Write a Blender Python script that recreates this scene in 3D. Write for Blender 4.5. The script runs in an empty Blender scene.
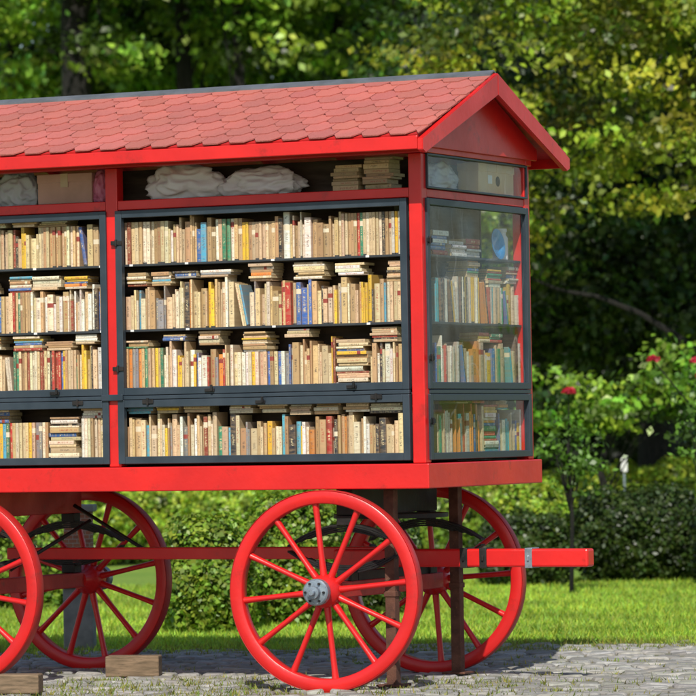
import bpy, bmesh, math, random
import numpy as np
from mathutils import Vector, Matrix, noise as mnoise
random.seed(7); rng=np.random.default_rng(11)
scene=bpy.context.scene
COL=scene.collection
GZ=-0.045
# ------------------------------------------------------------------ view frame
TH=math.radians(26.0)
R2=Vector((math.cos(TH),math.sin(TH),0)); D2=Vector((-math.sin(TH),math.cos(TH),0))
CAM=Vector((0,0,1.42))-21.6*D2-0.418*R2
def V(s,t,z=0.0):
    p=CAM+s*R2+t*D2; return Vector((p.x,p.y,z+GZ))
pitch=math.radians(1.167); roll=math.radians(1.0)
F=D2*math.cos(pitch)+Vector((0,0,math.sin(pitch))); U=R2.cross(F)
Rr=R2*math.cos(roll)-U*math.sin(roll); Ur=U*math.cos(roll)+R2*math.sin(roll)
cd=bpy.data.cameras.new("camera"); cam=bpy.data.objects.new("camera",cd); COL.objects.link(cam)
M=Matrix((Rr,Ur,-F)).transposed().to_4x4(); M.translation=CAM; cam.matrix_world=M
cd.sensor_width=36; cd.lens=203; cd.clip_start=0.1; cd.clip_end=2000
cd.dof.use_dof=True; cd.dof.focus_distance=21.9; cd.dof.aperture_fstop=5.0
scene.camera=cam
scene.view_settings.view_transform='Standard'
try: scene.view_settings.look='None'
except Exception: pass
scene.view_settings.exposure=0
# ------------------------------------------------------------------ light
SD=Vector((0.34,-0.94,0)).normalized(); EL=math.radians(43)
S=Vector((SD.x*math.cos(EL),SD.y*math.cos(EL),math.sin(EL)))
ld=bpy.data.lights.new("sun",'SUN'); ld.energy=5.0; ld.angle=math.radians(0.5); ld.color=(1,0.96,0.87)
lo=bpy.data.objects.new("sun",ld); COL.objects.link(lo); lo.rotation_euler=S.to_track_quat('Z','Y').to_euler(); lo.location=(0,-10,20)
w=bpy.data.worlds.new("World"); scene.world=w; w.use_nodes=True
nt=w.node_tree; nt.nodes.clear()
o=nt.nodes.new('ShaderNodeOutputWorld'); b=nt.nodes.new('ShaderNodeBackground'); sk=nt.nodes.new('ShaderNodeTexSky')
sk.sky_type='NISHITA'; sk.sun_disc=False; sk.sun_elevation=EL; sk.sun_rotation=math.atan2(SD.x,SD.y)
b.inputs[1].default_value=0.12; nt.links.new(sk.outputs[0],b.inputs[0]); nt.links.new(b.outputs[0],o.inputs[0])
# ------------------------------------------------------------------ materials
class NB:
    def __init__(s,name):
        s.m=bpy.data.materials.new(name); s.m.use_nodes=True; s.t=s.m.node_tree; s.t.nodes.clear()
        s.out=s.n('ShaderNodeOutputMaterial')
    def n(s,k,**kw):
        a=s.t.nodes.new(k)
        for q,v in kw.items(): setattr(a,q,v)
        return a
    def l(s,a,b): s.t.links.new(a,b)
    def val(s,x,inp):
        if hasattr(x,'is_linked') or hasattr(x,'links'): s.l(x,inp)
        else: inp.default_value=x
    def math(s,op,a,b=0.0,clamp=False):
        q=s.n('ShaderNodeMath',operation=op,use_clamp=clamp); s.val(a,q.inputs[0]); s.val(b,q.inputs[1]); return q.outputs[0]
    def mix(s,f,a,b,bt='MIX'):
        q=s.n('ShaderNodeMix',data_type='RGBA',blend_type=bt); s.val(f,q.inputs[0])
        s.val(a if not isinstance(a,tuple) else (*a[:3],1),q.inputs[6]); s.val(b if not isinstance(b,tuple) else (*b[:3],1),q.inputs[7]); return q.outputs[2]
    def noise(s,vec,scale,detail=3,rough=0.55):
        q=s.n('ShaderNodeTexNoise'); q.inputs['Scale'].default_value=scale; q.inputs['Detail'].default_value=detail; q.inputs['Roughness'].default_value=rough
        if vec is not None: s.l(vec,q.inputs['Vector'])
        return q.outputs[0]
    def ramp(s,f,a,b,ca=0.0,cb=1.0):
        q=s.n('ShaderNodeMapRange'); s.val(f,q.inputs[0]); q.inputs[1].default_value=a;q.inputs[2].default_value=b;q.inputs[3].default_value=ca;q.inputs[4].default_value=cb; return q.outputs[0]
    def bsdf(s,col,rough=0.5,metal=0.0,bump=None,bs=0.3,bd=0.01,**kw):
        p=s.n('ShaderNodeBsdfPrincipled'); s.val(col if not isinstance(col,tuple) else (*col[:3],1),p.inputs['Base Color']); s.val(rough,p.inputs['Roughness']); p.inputs['Metallic'].default_value=metal
        for k,v in kw.items(): s.val(v,p.inputs[k])
        if bump is not None:
            q=s.n('ShaderNodeBump'); q.inputs['Strength'].default_value=bs; q.inputs['Distance'].default_value=bd; s.l(bump,q.inputs['Height']); s.l(q.outputs[0],p.inputs['Normal'])
        return p.outputs[0]
    def done(s,sh): s.l(sh,s.out.inputs[0]); return s.m
def coords(nb,scale=(1,1,1),kind='Object'):
    tc=nb.n('ShaderNodeTexCoord'); mp=nb.n('ShaderNodeMapping'); mp.inputs['Scale'].default_value=scale
    nb.l(tc.outputs[kind],mp.inputs[0]); return mp.outputs[0]
def varied(name,c1,c2,scale=6,rough=0.5,metal=0,stretch=(1,1,1),bs=0.2,bd=0.004,spots=None,sp=(.58,.68,.75),**kw):
    nb=NB(name); v=coords(nb,stretch); n1=nb.noise(v,scale,5); n2=nb.noise(v,scale*9,3)
    c=nb.mix(nb.ramp(n1,0.35,0.65),c1,c2)
    if spots: c=nb.mix(nb.math('MULTIPLY',nb.ramp(nb.noise(v,scale*2.3,6,0.7),sp[0],sp[1]),sp[2]),c,spots)
    r=nb.ramp(n1,0.3,0.7,rough*0.85,min(1,rough*1.2))
    return nb.done(nb.bsdf(c,r,metal,n2,bs,bd,**kw))
RED=varied("red_paint",(0.66,0.016,0.015),(0.52,0.012,0.012),2.5,0.33,bs=0.4,bd=0.003,spots=(0.36,0.016,0.013))
REDW=varied("red_paint_weathered",(0.50,0.018,0.016),(0.34,0.015,0.014),5,0.5,bs=0.5,bd=0.003,spots=(0.17,0.04,0.03))
CHAR=varied("charcoal_metal",(0.032,0.046,0.062),(0.048,0.064,0.082),5,0.4,0.3,bs=0.1)
SHELF=varied("shelf_metal",(0.022,0.026,0.032),(0.035,0.04,0.045),5,0.5,bs=0.1)
BLACK=varied("black_iron",(0.012,0.012,0.013),(0.03,0.026,0.024),10,0.55,0.4,spots=(0.07,0.03,0.015))
GREY=varied("grey_steel",(0.34,0.40,0.45),(0.20,0.24,0.28),20,0.4,0.6,spots=(0.1,0.1,0.1))
RUST=varied("rusty_steel",(0.13,0.052,0.03),(0.07,0.03,0.02),14,0.8,0.1,bs=0.5,spots=(0.22,0.10,0.05))
DARKW=varied("dark_wood",(0.06,0.035,0.022),(0.035,0.02,0.013),5,0.7,stretch=(1,1,6))
WOOD=varied("timber_block",(0.24,0.16,0.095),(0.12,0.085,0.05),9,0.85,stretch=(1,8,8),bs=0.6,spots=(0.06,0.045,0.03))
RIDGE=varied("ridge_metal",(0.16,0.17,0.19),(0.10,0.11,0.12),8,0.5,0.3)
CARD=varied("cardboard",(0.66,0.48,0.28),(0.56,0.39,0.22),4,0.8)
CARDP=varied("faded_cardboard",(0.55,0.33,0.26),(0.42,0.26,0.20),4,0.8)
TAPE=varied("tape",(0.5,0.38,0.22),(0.45,0.33,0.2),4,0.3)
DARKHOLE=varied("hole_shadow",(0.02,0.015,0.01),(0.02,0.015,0.01),4,0.9)
BLUEP=varied("blue_plastic",(0.04,0.28,0.55),(0.03,0.2,0.45),4,0.35)
WHITEP=varied("white_plastic",(0.75,0.75,0.73),(0.65,0.65,0.63),4,0.4)
CONC=varied("concrete",(0.24,0.24,0.23),(0.16,0.16,0.16),9,0.85,bs=0.5)
BARK=varied("bark",(0.016,0.012,0.009),(0.007,0.006,0.005),7,0.95,stretch=(3,3,0.7),bs=1,bd=0.03)
def attr_mat(name,rough,trans=0.0,noise_amt=0.0,tint=(1.3,1.35,0.55)):
    nb=NB(name); a=nb.n('ShaderNodeAttribute',attribute_name='col'); c=a.outputs['Color']
    if noise_amt>0:
        v=coords(nb); c=nb.mix(nb.math('MULTIPLY',nb.ramp(nb.noise(v,2.2,6,0.7),0.42,0.66),noise_amt),c,(0.22,0.075,0.065),'MIX')
        c=nb.mix(nb.ramp(nb.noise(v,220,2,0.6),0.35,0.7,0.0,0.45),c,(0.55,0.22,0.18))
        bump=nb.noise(v,160,2)
        return nb.done(nb.bsdf(c,rough,0,bump,0.7,0.005))
    sh=nb.bsdf(c,rough)
    if trans>0:
        tr=nb.n('ShaderNodeBsdfTranslucent'); br=nb.mix(1.0,c,tint,'MULTIPLY'); nb.l(br,tr.inputs[0])
        mx=nb.n('ShaderNodeMixShader'); mx.inputs[0].default_value=trans; nb.l(sh,mx.inputs[1]); nb.l(tr.outputs[0],mx.inputs[2]); sh=mx.outputs[0]
    return nb.done(sh)
LEAF=attr_mat("leaf",0.42,0.3)
GRASSM=attr_mat("grass_blade",0.6,0.35)
SHING=attr_mat("asphalt_shingle",0.9,noise_amt=0.45)
PETAL=attr_mat("petal",0.5,0.2,tint=(1.2,.5,.5))
nb=NB("paving_stone"); a=nb.n('ShaderNodeAttribute',attribute_name='col'); v=coords(nb)
c=nb.mix(nb.ramp(nb.noise(v,11,6,0.7),0.40,0.64,0,0.6),a.outputs['Color'],(0.13,0.12,0.095)); STONE=nb.done(nb.bsdf(c,0.85,0,nb.noise(v,40,4),0.6,0.01))
nb=NB("joint_soil"); v=coords(nb); c=nb.mix(nb.ramp(nb.noise(v,2.2,5),0.45,0.65),(0.20,0.175,0.13),(0.10,0.12,0.05)); JOINT=nb.done(nb.bsdf(c,0.95,0,nb.noise(v,50,3),0.8,0.01))
nb=NB("lawn"); v=coords(nb); c=nb.mix(nb.ramp(nb.noise(v,0.8,5),0.38,0.62),(0.18,0.31,0.028),(0.25,0.37,0.04)); c=nb.mix(nb.ramp(nb.noise(v,30,3),0.4,0.7,0,0.5),c,(0.08,0.15,0.018)); LAWN=nb.done(nb.bsdf(c,0.9,0,nb.noise(v,60,3),1,0.03))
def glassmat(name,haze,gl,tint=(0.95,0.97,0.97)):
    nb=NB(name); fr=nb.n('ShaderNodeFresnel'); fr.inputs[0].default_value=1.45
    tr=nb.n('ShaderNodeBsdfTransparent'); tr.inputs[0].default_value=(*tint,1)
    g=nb.n('ShaderNodeBsdfGlossy'); g.inputs['Roughness'].default_value=0.04
    v=coords(nb,(1,1,0.55)); wn=nb.noise(v,2.4,2,0.4); wv=nb.math('ABSOLUTE',nb.math('SUBTRACT',wn,0.5)); bp=nb.n('ShaderNodeBump'); bp.inputs['Strength'].default_value=0.8; bp.inputs['Distance'].default_value=0.07; nb.l(wn,bp.inputs['Height']); nb.l(bp.outputs[0],g.inputs['Normal'])
    crease=nb.ramp(wv,0.0,0.006,1.0,0.0)
    d=nb.n('ShaderNodeBsdfDiffuse'); d.inputs[0].default_value=(0.8,0.84,0.88,1)
    m1=nb.n('ShaderNodeMixShader'); nb.l(nb.math('MULTIPLY',fr.outputs[0],gl,True),m1.inputs[0]); nb.l(tr.outputs[0],m1.inputs[1]); nb.l(g.outputs[0],m1.inputs[2])
    hz=nb.math('ADD',nb.ramp(nb.noise(v,2.2,6,0.7),0.5,0.75,0.0,haze),nb.math('MULTIPLY',nb.math('MAXIMUM',crease,0.0),haze*1.6))  # whitish patches and crease lines painted over the pane for reflections and dust
    m2=nb.n('ShaderNodeMixShader'); nb.l(hz,m2.inputs[0]); nb.l(m1.outputs[0],m2.inputs[1]); nb.l(d.outputs[0],m2.inputs[2])
    return nb.done(m2.outputs[0])
GLASSE=glassmat("plastic_glazing",0.04,0.14,(0.97,0.985,0.985))
nb=NB("plastic_film"); v=coords(nb); a=nb.n('ShaderNodeAttribute',attribute_name='col')
p=nb.bsdf(a.outputs['Color'],0.28,0,nb.noise(v,14,5,0.7),0.5,0.015); tl=nb.n('ShaderNodeBsdfTranslucent'); nb.l(a.outputs['Color'],tl.inputs[0])
mx=nb.n('ShaderNodeMixShader'); mx.inputs[0].default_value=0.35; nb.l(p,mx.inputs[1]); nb.l(tl.outputs[0],mx.inputs[2]); BAG=nb.done(mx.outputs[0])
# book cover
nb=NB("book_cover"); a=nb.n('ShaderNodeAttribute',attribute_name='col'); sd=nb.n('ShaderNodeAttribute',attribute_name='seed'); uv=nb.n('ShaderNodeUVMap',uv_map='spine')
sx=nb.n('ShaderNodeSeparateXYZ'); nb.l(uv.outputs[0],sx.inputs[0]); u_,v_=sx.outputs[0],sx.outputs[1]; sf=sd.outputs['Fac']
def band(lo,hi,x): return nb.math('MULTIPLY',nb.math('GREATER_THAN',x,lo),nb.math('LESS_THAN',x,hi))
s2=nb.math('FRACT',nb.math('MULTIPLY',sf,7.31)); s3=nb.math('FRACT',nb.math('MULTIPLY',sf,23.7)); s4=nb.math('FRACT',nb.math('MULTIPLY',sf,51.3))
cmb=nb.n('ShaderNodeCombineXYZ'); nb.l(nb.math('MULTIPLY',u_,2.0),cmb.inputs[0]); nb.l(nb.math('ADD',nb.math('MULTIPLY',v_,62.0),nb.math('MULTIPLY',sf,90.0)),cmb.inputs[1]); nb.l(nb.math('MULTIPLY',sf,40.0),cmb.inputs[2])
tn=nb.noise(cmb.outputs[0],1.0,2); mark=nb.math('GREATER_THAN',tn,0.52)
lo1=nb.math('ADD',nb.math('MULTIPLY',s2,0.2),0.25); hi1=nb.math('ADD',nb.math('MULTIPLY',s3,0.3),0.5)
title=nb.math('MULTIPLY',band(0.32,0.68,u_),nb.math('MAXIMUM',band(lo1,hi1,v_),nb.math('MAXIMUM',band(0.85,0.93,v_),band(0.05,0.08,v_))))
title=nb.math('MULTIPLY',title,mark)
lum=nb.n('ShaderNodeRGBToBW'); nb.l(a.outputs['Color'],lum.inputs[0]); dk=nb.math('LESS_THAN',lum.outputs[0],0.2)
tcol=nb.mix(dk,nb.mix(nb.math('GREATER_THAN',s3,0.8),(0.06,0.045,0.04),(0.35,0.04,0.03)),(0.72,0.6,0.34))
wear=nb.noise(cmb.outputs[0],0.25,5,0.7)
base=nb.mix(nb.ramp(wear,0.42,0.7,0,0.55),a.outputs['Color'],(0.38,0.25,0.13))
base=nb.mix(nb.math('MULTIPLY',nb.ramp(nb.math('ABSOLUTE',nb.math('SUBTRACT',u_,0.5)),0.36,0.5),0.45),base,(0.22,0.13,0.07))
hasb=nb.math('GREATER_THAN',s4,0.82); blo=nb.math('ADD',nb.math('MULTIPLY',s3,0.25),0.55); bhi=nb.math('ADD',blo,0.12)
bcol=nb.mix(nb.math('GREATER_THAN',s2,0.6),(0.66,0.56,0.40),(0.28,0.05,0.035)); base=nb.mix(nb.math('MULTIPLY',hasb,band(blo,bhi,v_)),base,bcol)
base=nb.mix(nb.math('MULTIPLY',nb.math('GREATER_THAN',s2,0.72),band(0.0,0.035,v_)),base,(0.05,0.05,0.05))
base=nb.mix(nb.math('MULTIPLY',title,0.7),base,tcol)
COVER=nb.done(nb.bsdf(base,0.5))
nb=NB("book_pages"); v=coords(nb,(1,1,1)); st=coords(nb,(300,300,6)); c=nb.mix(nb.ramp(nb.noise(v,20,3),0.3,0.7),(0.66,0.54,0.34),(0.50,0.38,0.21)); c=nb.mix(nb.ramp(nb.noise(st,1,2),0.45,0.6,0,0.4),c,(0.30,0.22,0.12)); PAGES=nb.done(nb.bsdf(c,0.85))
nb=NB("brick"); v=coords(nb,(1,1,1)); bt=nb.n('ShaderNodeTexBrick'); bt.inputs['Scale'].default_value=9; bt.inputs['Color1'].default_value=(0.30,0.11,0.06,1); bt.inputs['Color2'].default_value=(0.22,0.08,0.05,1); bt.inputs['Mortar'].default_value=(0.3,0.27,0.23,1)
mp=nb.n('ShaderNodeMapping'); mp.inputs['Rotation'].default_value=(math.pi/2,0,0); nb.l(v,mp.inputs[0]); nb.l(mp.outputs[0],bt.inputs['Vector']); BRICK=nb.done(nb.bsdf(bt.outputs[0],0.85))
# ------------------------------------------------------------------ mesh helpers
def link(o,parent=None):
    COL.objects.link(o)
    if parent is not None: o.parent=parent
    return o
def empty(name,loc=(0,0,0),parent=None,rz=0):
    e=bpy.data.objects.new(name,None); e.empty_display_size=0.1; e.location=loc; e.rotation_euler=(0,0,rz); return link(e,parent)
def top(o,label,cat,group=None,kind=None):
    if kind: o["kind"]=kind
    if label: o["label"]=label
    if cat: o["category"]=cat
    if group: o["group"]=group
    return o
def boxes_mesh(name,blist,mats,bev=0.004,seg=2):
    bm=bmesh.new()
    for q in blist:
        (x0,y0,z0),(x1,y1,z1)=q[0],q[1]; mi=q[2] if len(q)>2 else 0
        g=bmesh.ops.create_cube(bm,size=1.0); vs=g['verts']
        bmesh.ops.scale(bm,vec=(x1-x0,y1-y0,z1-z0),verts=vs); bmesh.ops.translate(bm,vec=((x0+x1)/2,(y0+y1)/2,(z0+z1)/2),verts=vs)
        es=set(); fs=set()
        for v in vs:
            for e in v.link_edges: es.add(e)
            for f in v.link_faces: fs.add(f)
        for f in fs: f.material_index=mi
        bb=min(bev,0.3*min(x1-x0,y1-y0,z1-z0))
        if bb>0: bmesh.ops.bevel(bm,geom=list(es),offset=bb,segments=seg,affect='EDGES',profile=0.5,material=-1)
    me=bpy.data.meshes.new(name); bm.to_mesh(me); bm.free()
    for m in mats: me.materials.append(m)
    return me
def boxobj(name,blist,mats,parent=None,loc=(0,0,0),bev=0.004,rot=(0,0,0)):
    o=bpy.data.objects.new(name,boxes_mesh(name,blist,mats,bev)); o.location=loc; o.rotation_euler=rot; return link(o,parent)
def boxeach(name,blist,mats,parent=None,bev=0.004):
    for q in blist: boxobj(name,[q],mats,parent,bev=bev)
def pymesh(name,vs,fs,mats,smooth=False,midx=None):
    me=bpy.data.meshes.new(name); me.from_pydata([tuple(v) for v in vs],[],fs)
    for m in mats: me.materials.append(m)
    if smooth: me.polygons.foreach_set('use_smooth',[True]*len(me.polygons))
    if midx is not None: me.polygons.foreach_set('material_index',midx)
    me.update(); return me
def lathe(name,prof,mats,seg=48,closed=False,angle=35):
    vs=[];fs=[];n=len(prof)
    for i in range(seg):
        a=2*math.pi*i/seg
        for r,y in prof: vs.append((r*math.cos(a),y,r*math.sin(a)))
    for i in range(seg):
        j=(i+1)%seg
        for k in range(n if closed else n-1):
            k2=(k+1)%n; fs.append((i*n+k,i*n+k2,j*n+k2,j*n+k))
    me=pymesh(name,vs,fs,mats,True)
    bm=bmesh.new(); bm.from_mesh(me); bmesh.ops.remove_doubles(bm,verts=bm.verts,dist=1e-5); bmesh.ops.recalc_face_normals(bm,faces=bm.faces)
    for e in bm.edges:
        if len(e.link_faces)==2 and e.calc_face_angle(0)>math.radians(angle): e.smooth=False
    bm.to_mesh(me); bm.free(); return me
def obj(name,me,parent=None,loc=(0,0,0),rot=(0,0,0)):
    o=bpy.data.objects.new(name,me); o.location=loc; o.rotation_euler=rot; return link(o,parent)
def tube(pts,rad,seg=10):
    vs=[];fs=[]; prev=None
    pts=[Vector(p) for p in pts]
    for i,p in enumerate(pts):
        t=(pts[min(i+1,len(pts)-1)]-pts[max(i-1,0)]).normalized()
        a=t.orthogonal().normalized() if prev is None else (prev-prev.dot(t)*t).normalized()
        prev=a; b=t.cross(a)
        for k in range(seg):
            g=2*math.pi*k/seg; vs.append(p+(a*math.cos(g)+b*math.sin(g))*rad[i])
    for i in range(len(pts)-1):
        for k in range(seg):
            k2=(k+1)%seg; fs.append((i*seg+k,i*seg+k2,(i+1)*seg+k2,(i+1)*seg+k))
    fs.append(tuple(range(seg-1,-1,-1))); fs.append(tuple((len(pts)-1)*seg+k for k in range(seg)))
    return vs,fs
def merge(parts):
    V_=[];F_=[]
    for v,f in parts:
        b=len(V_); V_+=list(v); F_+=[tuple(i+b for i in q) for q in f]
    return V_,F_
def quadmesh(name,verts,k,mat,cols):
    me=bpy.data.meshes.new(name); nv=len(verts); nf=nv//k
    me.vertices.add(nv); me.vertices.foreach_set('co',np.asarray(verts,dtype=np.float32).ravel())
    me.loops.add(nv); me.loops.foreach_set('vertex_index',np.arange(nv,dtype=np.int32))
    me.polygons.add(nf); me.polygons.foreach_set('loop_start',np.arange(0,nv,k,dtype=np.int32))
    me.materials.append(mat); me.update(calc_edges=True)
    at=me.attributes.new('col','FLOAT_COLOR','POINT'); c=np.ones((nv,4),dtype=np.float32); c[:,:3]=cols; at.data.foreach_set('color',c.ravel())
    return me
def norm(a): return a/np.maximum(np.linalg.norm(a,axis=1,keepdims=True),1e-9)
def leafmesh(name,C,L,cols,hint=None,hw=0.8,mat=None,wid=0.32):
    n=len(C); nn=rng.normal(size=(n,3)); nn=norm(nn)
    if hint is not None: nn=nn+hint*hw
    nn[:,2]+=0.35; nn=norm(nn); t=norm(np.cross(nn,rng.normal(size=(n,3)))); b=np.cross(nn,t); L=L[:,None]
    v=np.stack([C-t*L*0.5, C+b*L*wid+nn*L*0.06, C+t*L*0.5-nn*L*0.08, C-b*L*wid+nn*L*0.06],axis=1).reshape(-1,3)
    return quadmesh(name,v,4,mat or LEAF,np.repeat(cols,4,axis=0))
# ================================================================== GROUND
def viewgrid(name,s0,s1,t0,t1,z,mat,ns=2,nt_=2,edge=0.0):
    vs=[];fs=[]
    for j in range(nt_):
        for i in range(ns):
            t=t0+(t1-t0)*j/(nt_-1)
            if edge and j==nt_-1: t+=edge*(mnoise.noise(Vector((i*0.37,0,0)))+0.5*mnoise.noise(Vector((i*1.3,3,0))))
            vs.append(V(s0+(s1-s0)*i/(ns-1),t,z))
    for j in range(nt_-1):
        for i in range(ns-1): a=j*ns+i; fs.append((a,a+1,a+ns+1,a+ns))
    return obj(name,pymesh(name,vs,fs,[mat]))
g=viewgrid("ground",-400,400,-60,900,0,LAWN); top(g,None,None,kind="structure")
pv=viewgrid("paved_path",-9,9,8,26.2,0.004,JOINT,90,20,edge=0.9); top(pv,None,None,kind="structure")
sv=[];sf=[];sc=[]
t=16.0
while t<26.4:
    dt=random.uniform(0.10,0.17); s=-4.5+random.uniform(0,0.2)
    while s<4.5:
        ds=random.uniform(0.12,0.22)
        lim=26.1+0.5*mnoise.noise(Vector((s*0.9,0,0)))
        if t+dt<lim and random.random()>0.02+0.30*max(0,mnoise.noise(Vector((s*0.7,t*0.7,4)))):
            g_=0.009; pts=[]
            for (a,b_) in [(0.15,0),(0.85,0),(1,0.2),(1,0.8),(0.85,1),(0.15,1),(0,0.8),(0,0.2)]:
                pts.append((s+g_+(ds-2*g_)*a+random.uniform(-.008,.008),t+g_+(dt-2*g_)*b_+random.uniform(-.007,.007)))
            cx=sum(p[0] for p in pts)/8; cy=sum(p[1] for p in pts)/8; h=random.uniform(0.014,0.024)
            base=len(sv)
            for p in pts: sv.append(V(p[0],p[1],0.0))
            for p in pts: sv.append(V(cx+(p[0]-cx)*0.95,cy+(p[1]-cy)*0.95,h-0.006))
            tz=random.uniform(-.004,.004)
            for p in pts: sv.append(V(cx+(p[0]-cx)*0.80,cy+(p[1]-cy)*0.80,h+(tz if p[0]>cx else -tz)))
            for k in range(8):
                k2=(k+1)%8; sf.append((base+k,base+k2,base+8+k2,base+8+k)); sf.append((base+8+k,base+8+k2,base+16+k2,base+16+k))
            sf.append(tuple(base+16+k for k in range(8)))
            q=random.uniform(0.20,0.40); cc=(q*random.uniform(1,1.07),q,q*random.uniform(0.84,0.98)); sc+=[cc]*24
        s+=ds
    t+=dt
me=pymesh("paving",sv,sf,[STONE]); at=me.attributes.new('col','FLOAT_COLOR','POINT'); at.data.foreach_set('color',np.array([(*c,1) for c in sc],dtype=np.float32).ravel())
top(obj("paving",me),None,None,kind="structure")
def blades(P,H,cols,lean=0.5,wd=0.006):
    n=len(P); a=rng.uniform(0,2*np.pi,n); b=np.stack([np.cos(a),np.sin(a),np.zeros(n)],1); l=rng.normal(size=(n,3))*lean; l[:,2]=1; l=norm(l)
    H=H[:,None]; v=np.stack([P-b*wd,P+b*wd,P+l*H],1).reshape(-1,3); return v,np.repeat(cols,3,axis=0)
def vpts(s,t,z):
    return np.array(CAM)[None,:]*np.array([1,1,0])+s[:,None]*np.array(R2)+t[:,None]*np.array(D2)+(z[:,None]+GZ)*np.array([0,0,1.0])
N=80000; t=25.7+rng.random(N)**1.2*11.5; s=(rng.random(N)*2-1)*(t*0.0886+0.7)
edge=26.05+0.45*np.sin(s*1.7)+0.25*np.sin(s*4.1+1)
keep=t>edge-0.25*rng.random(N); s=s[keep];t=t[keep]; n=len(s)
patch=1+.28*np.sin(s*2.1+np.sin(t*1.3)*2)*np.sin(t*1.7+s)
cc=np.array([0.29,0.47,0.045])[None,:]*(rng.uniform(0.55,1.35,n)*patch)[:,None]; cc[:,0]*=rng.uniform(0.8,1.5,n)
v1,c1=blades(vpts(s,t,np.zeros(n)),rng.uniform(0.025,0.065,n),cc,.8)
ps=[];pt=[]
def tufts(k,s0,s1,t0,t1,sig=0.05,m=40):
    for _ in range(k):
        a=random.uniform(s0,s1);b=random.uniform(t0,t1); q=random.randint(m//2,m); sg=sig*random.uniform(0.5,1.6)
        ps.append(rng.normal(a,sg*1.6,q)); pt.append(rng.normal(b,sg,q))
tufts(170,-3.2,3.2,20.2,26.2,.05,30); tufts(130,-2.6,-0.4,20.8,23.0,0.08,50); tufts(40,-0.1,1.3,21.2,22.6,0.07,45); tufts(190,-3.2,3.2,25.2,26.5,0.09,60)
s=np.concatenate(ps);t=np.concatenate(pt);n=len(s); cc=np.array([0.19,0.26,0.045])[None,:]*rng.uniform(0.5,1.3,(n,1)); cc[:,0]*=rng.uniform(0.8,1.7,n)
v2,c2=blades(vpts(s,t,np.zeros(n)),rng.uniform(0.02,0.06,n),cc,0.7)
top(obj("grass",quadmesh("grass",np.concatenate([v1,v2]),3,GRASSM,np.concatenate([c1,c2]))),None,None,kind="stuff")
# ================================================================== WAGON
W=1.5; LEN=3.92
wagon=top(empty("book_wagon"),"red wooden library wagon with glazed shelves and shingled roof","wagon")
boxobj("floor_platform",[((-LEN-.04,-.04,1.08),(.035,W+.04,1.218))],[RED],wagon,bev=0.006)
body=empty("body",parent=wagon)
posts=[(-.078,0),(-1.997,0),(-LEN,0),(-.078,W-.075),(-1.997,W-.075),(-LEN,W-.075)]
pm=boxes_mesh("post",[((0,0,1.22),(.078,.075,2.93))],[RED],0.005)
for x,y in posts: obj("post",pm,body,(x,y,0))
boxeach("rail",[((-LEN+.08,0.003,2.688),(-2.0,.06,2.742)),((-1.917,0.003,2.688),(-.08,.06,2.742)),((-LEN+.08,W-.06,2.688),(-.08,W-.003,2.742)),((-.06,.078,2.688),(-.003,W-.078,2.735)),((-LEN+.003,.078,2.688),(-LEN+.06,W-.078,2.735))],[RED],body)
boxeach("top_beam",[((-LEN-.05,-.012,2.932),(.012,.07,3.02)),((-LEN-.05,W-.07,2.932),(.012,W+.012,3.02)),((-.06,.072,2.934),(.010,W-.072,3.018)),((-LEN,.072,2.934),(-LEN+.06,W-.072,3.018))],[RED],body)
boxeach("partition",[((-LEN+.09,.262,1.222),(-.30,.275,2.93)),((-.30,.262,1.222),(-.288,W-.08,2.93)),((-LEN+.09,W-.06,1.222),(-.29,W-.045,2.93))],[DARKW],body,bev=0.001)
zs=[2.377,2.003,1.655,1.612,1.245,2.745]
for i,z in enumerate(zs):
    th=0.013 if i not in(3,) else 0.012
    for (a,b_) in ((-1.918,-.03),(-LEN+.08,-2.0)):
        boxobj("shelf",[((a,.03 if i!=5 else .062,z-th),(b_,.258,z))],[SHELF if i!=5 else DARKW],body,bev=0.002)
    boxobj("shelf",[((-.284,.262,z-th),(-.03 if i!=5 else -.064,W-.03 if i!=5 else W-.08,z))],[SHELF if i!=5 else DARKW],body,bev=0.002)
tg=boxes_mesh("shelf_tag",[((0,-.003,-.011),(.022,0,.001))],[WHITEP],0.001)
for z in zs[:2]:
    for x in (-1.86,-1.5,-.95,-.36,-2.06,-2.5): obj("shelf_tag",tg,body,(x,.029,z-.001))
def window(u0,u1,z0,z1,parent,loc=(0,0,0),rz=0,fw=.042,gl=None,hinges=(),handles=(),frame_mat=CHAR):
    e=empty("window",loc,parent,rz)
    yo=-.014; yi=.022
    boxobj("frame",[((u0,yo,z0),(u0+fw,yi,z1)),((u1-fw,yo,z0),(u1,yi,z1)),((u0+fw,yo+.001,z0),(u1-fw,yi-.001,z0+fw)),((u0+fw,yo+.001,z1-fw),(u1-fw,yi-.001,z1))],[frame_mat],e,bev=0.003)
    if gl: boxobj("pane",[((u0+fw-.008,.004,z0+fw-.008),(u1-fw+.008,.0075,z1-fw+.008))],[gl],e,bev=0)
    for (u,z) in hinges: boxobj("hinge",[((u-.035,yo-.008,z-.012),(u+.035,yo-.001,z+.012)),((u-.006,yo-.014,z-.02),(u+.006,yo-.002,z+.02))],[BLACK],e,bev=.002)
    for (u,z) in handles: boxobj("handle",[((u-.03,yo-.012,z-.009),(u+.03,yo-.001,z+.009)),((u+.012,yo-.024,z-.006),(u+.024,yo-.012,z+.03))],[BLACK],e,bev=.002)
    return e
for (a,b_) in ((-1.93,-.088),(-LEN+.07,-1.99)):
    window(a,b_,1.628,2.684,wagon,hinges=[(a+.01,2.5),(a+.01,1.78)],handles=[(b_-.35,1.648),(a+.6,1.648)])
    window(a,b_,1.236,1.60,wagon,hinges=[(a+.2,1.59),(b_-.2,1.59)],handles=[((a+b_)/2,1.575)])
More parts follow.
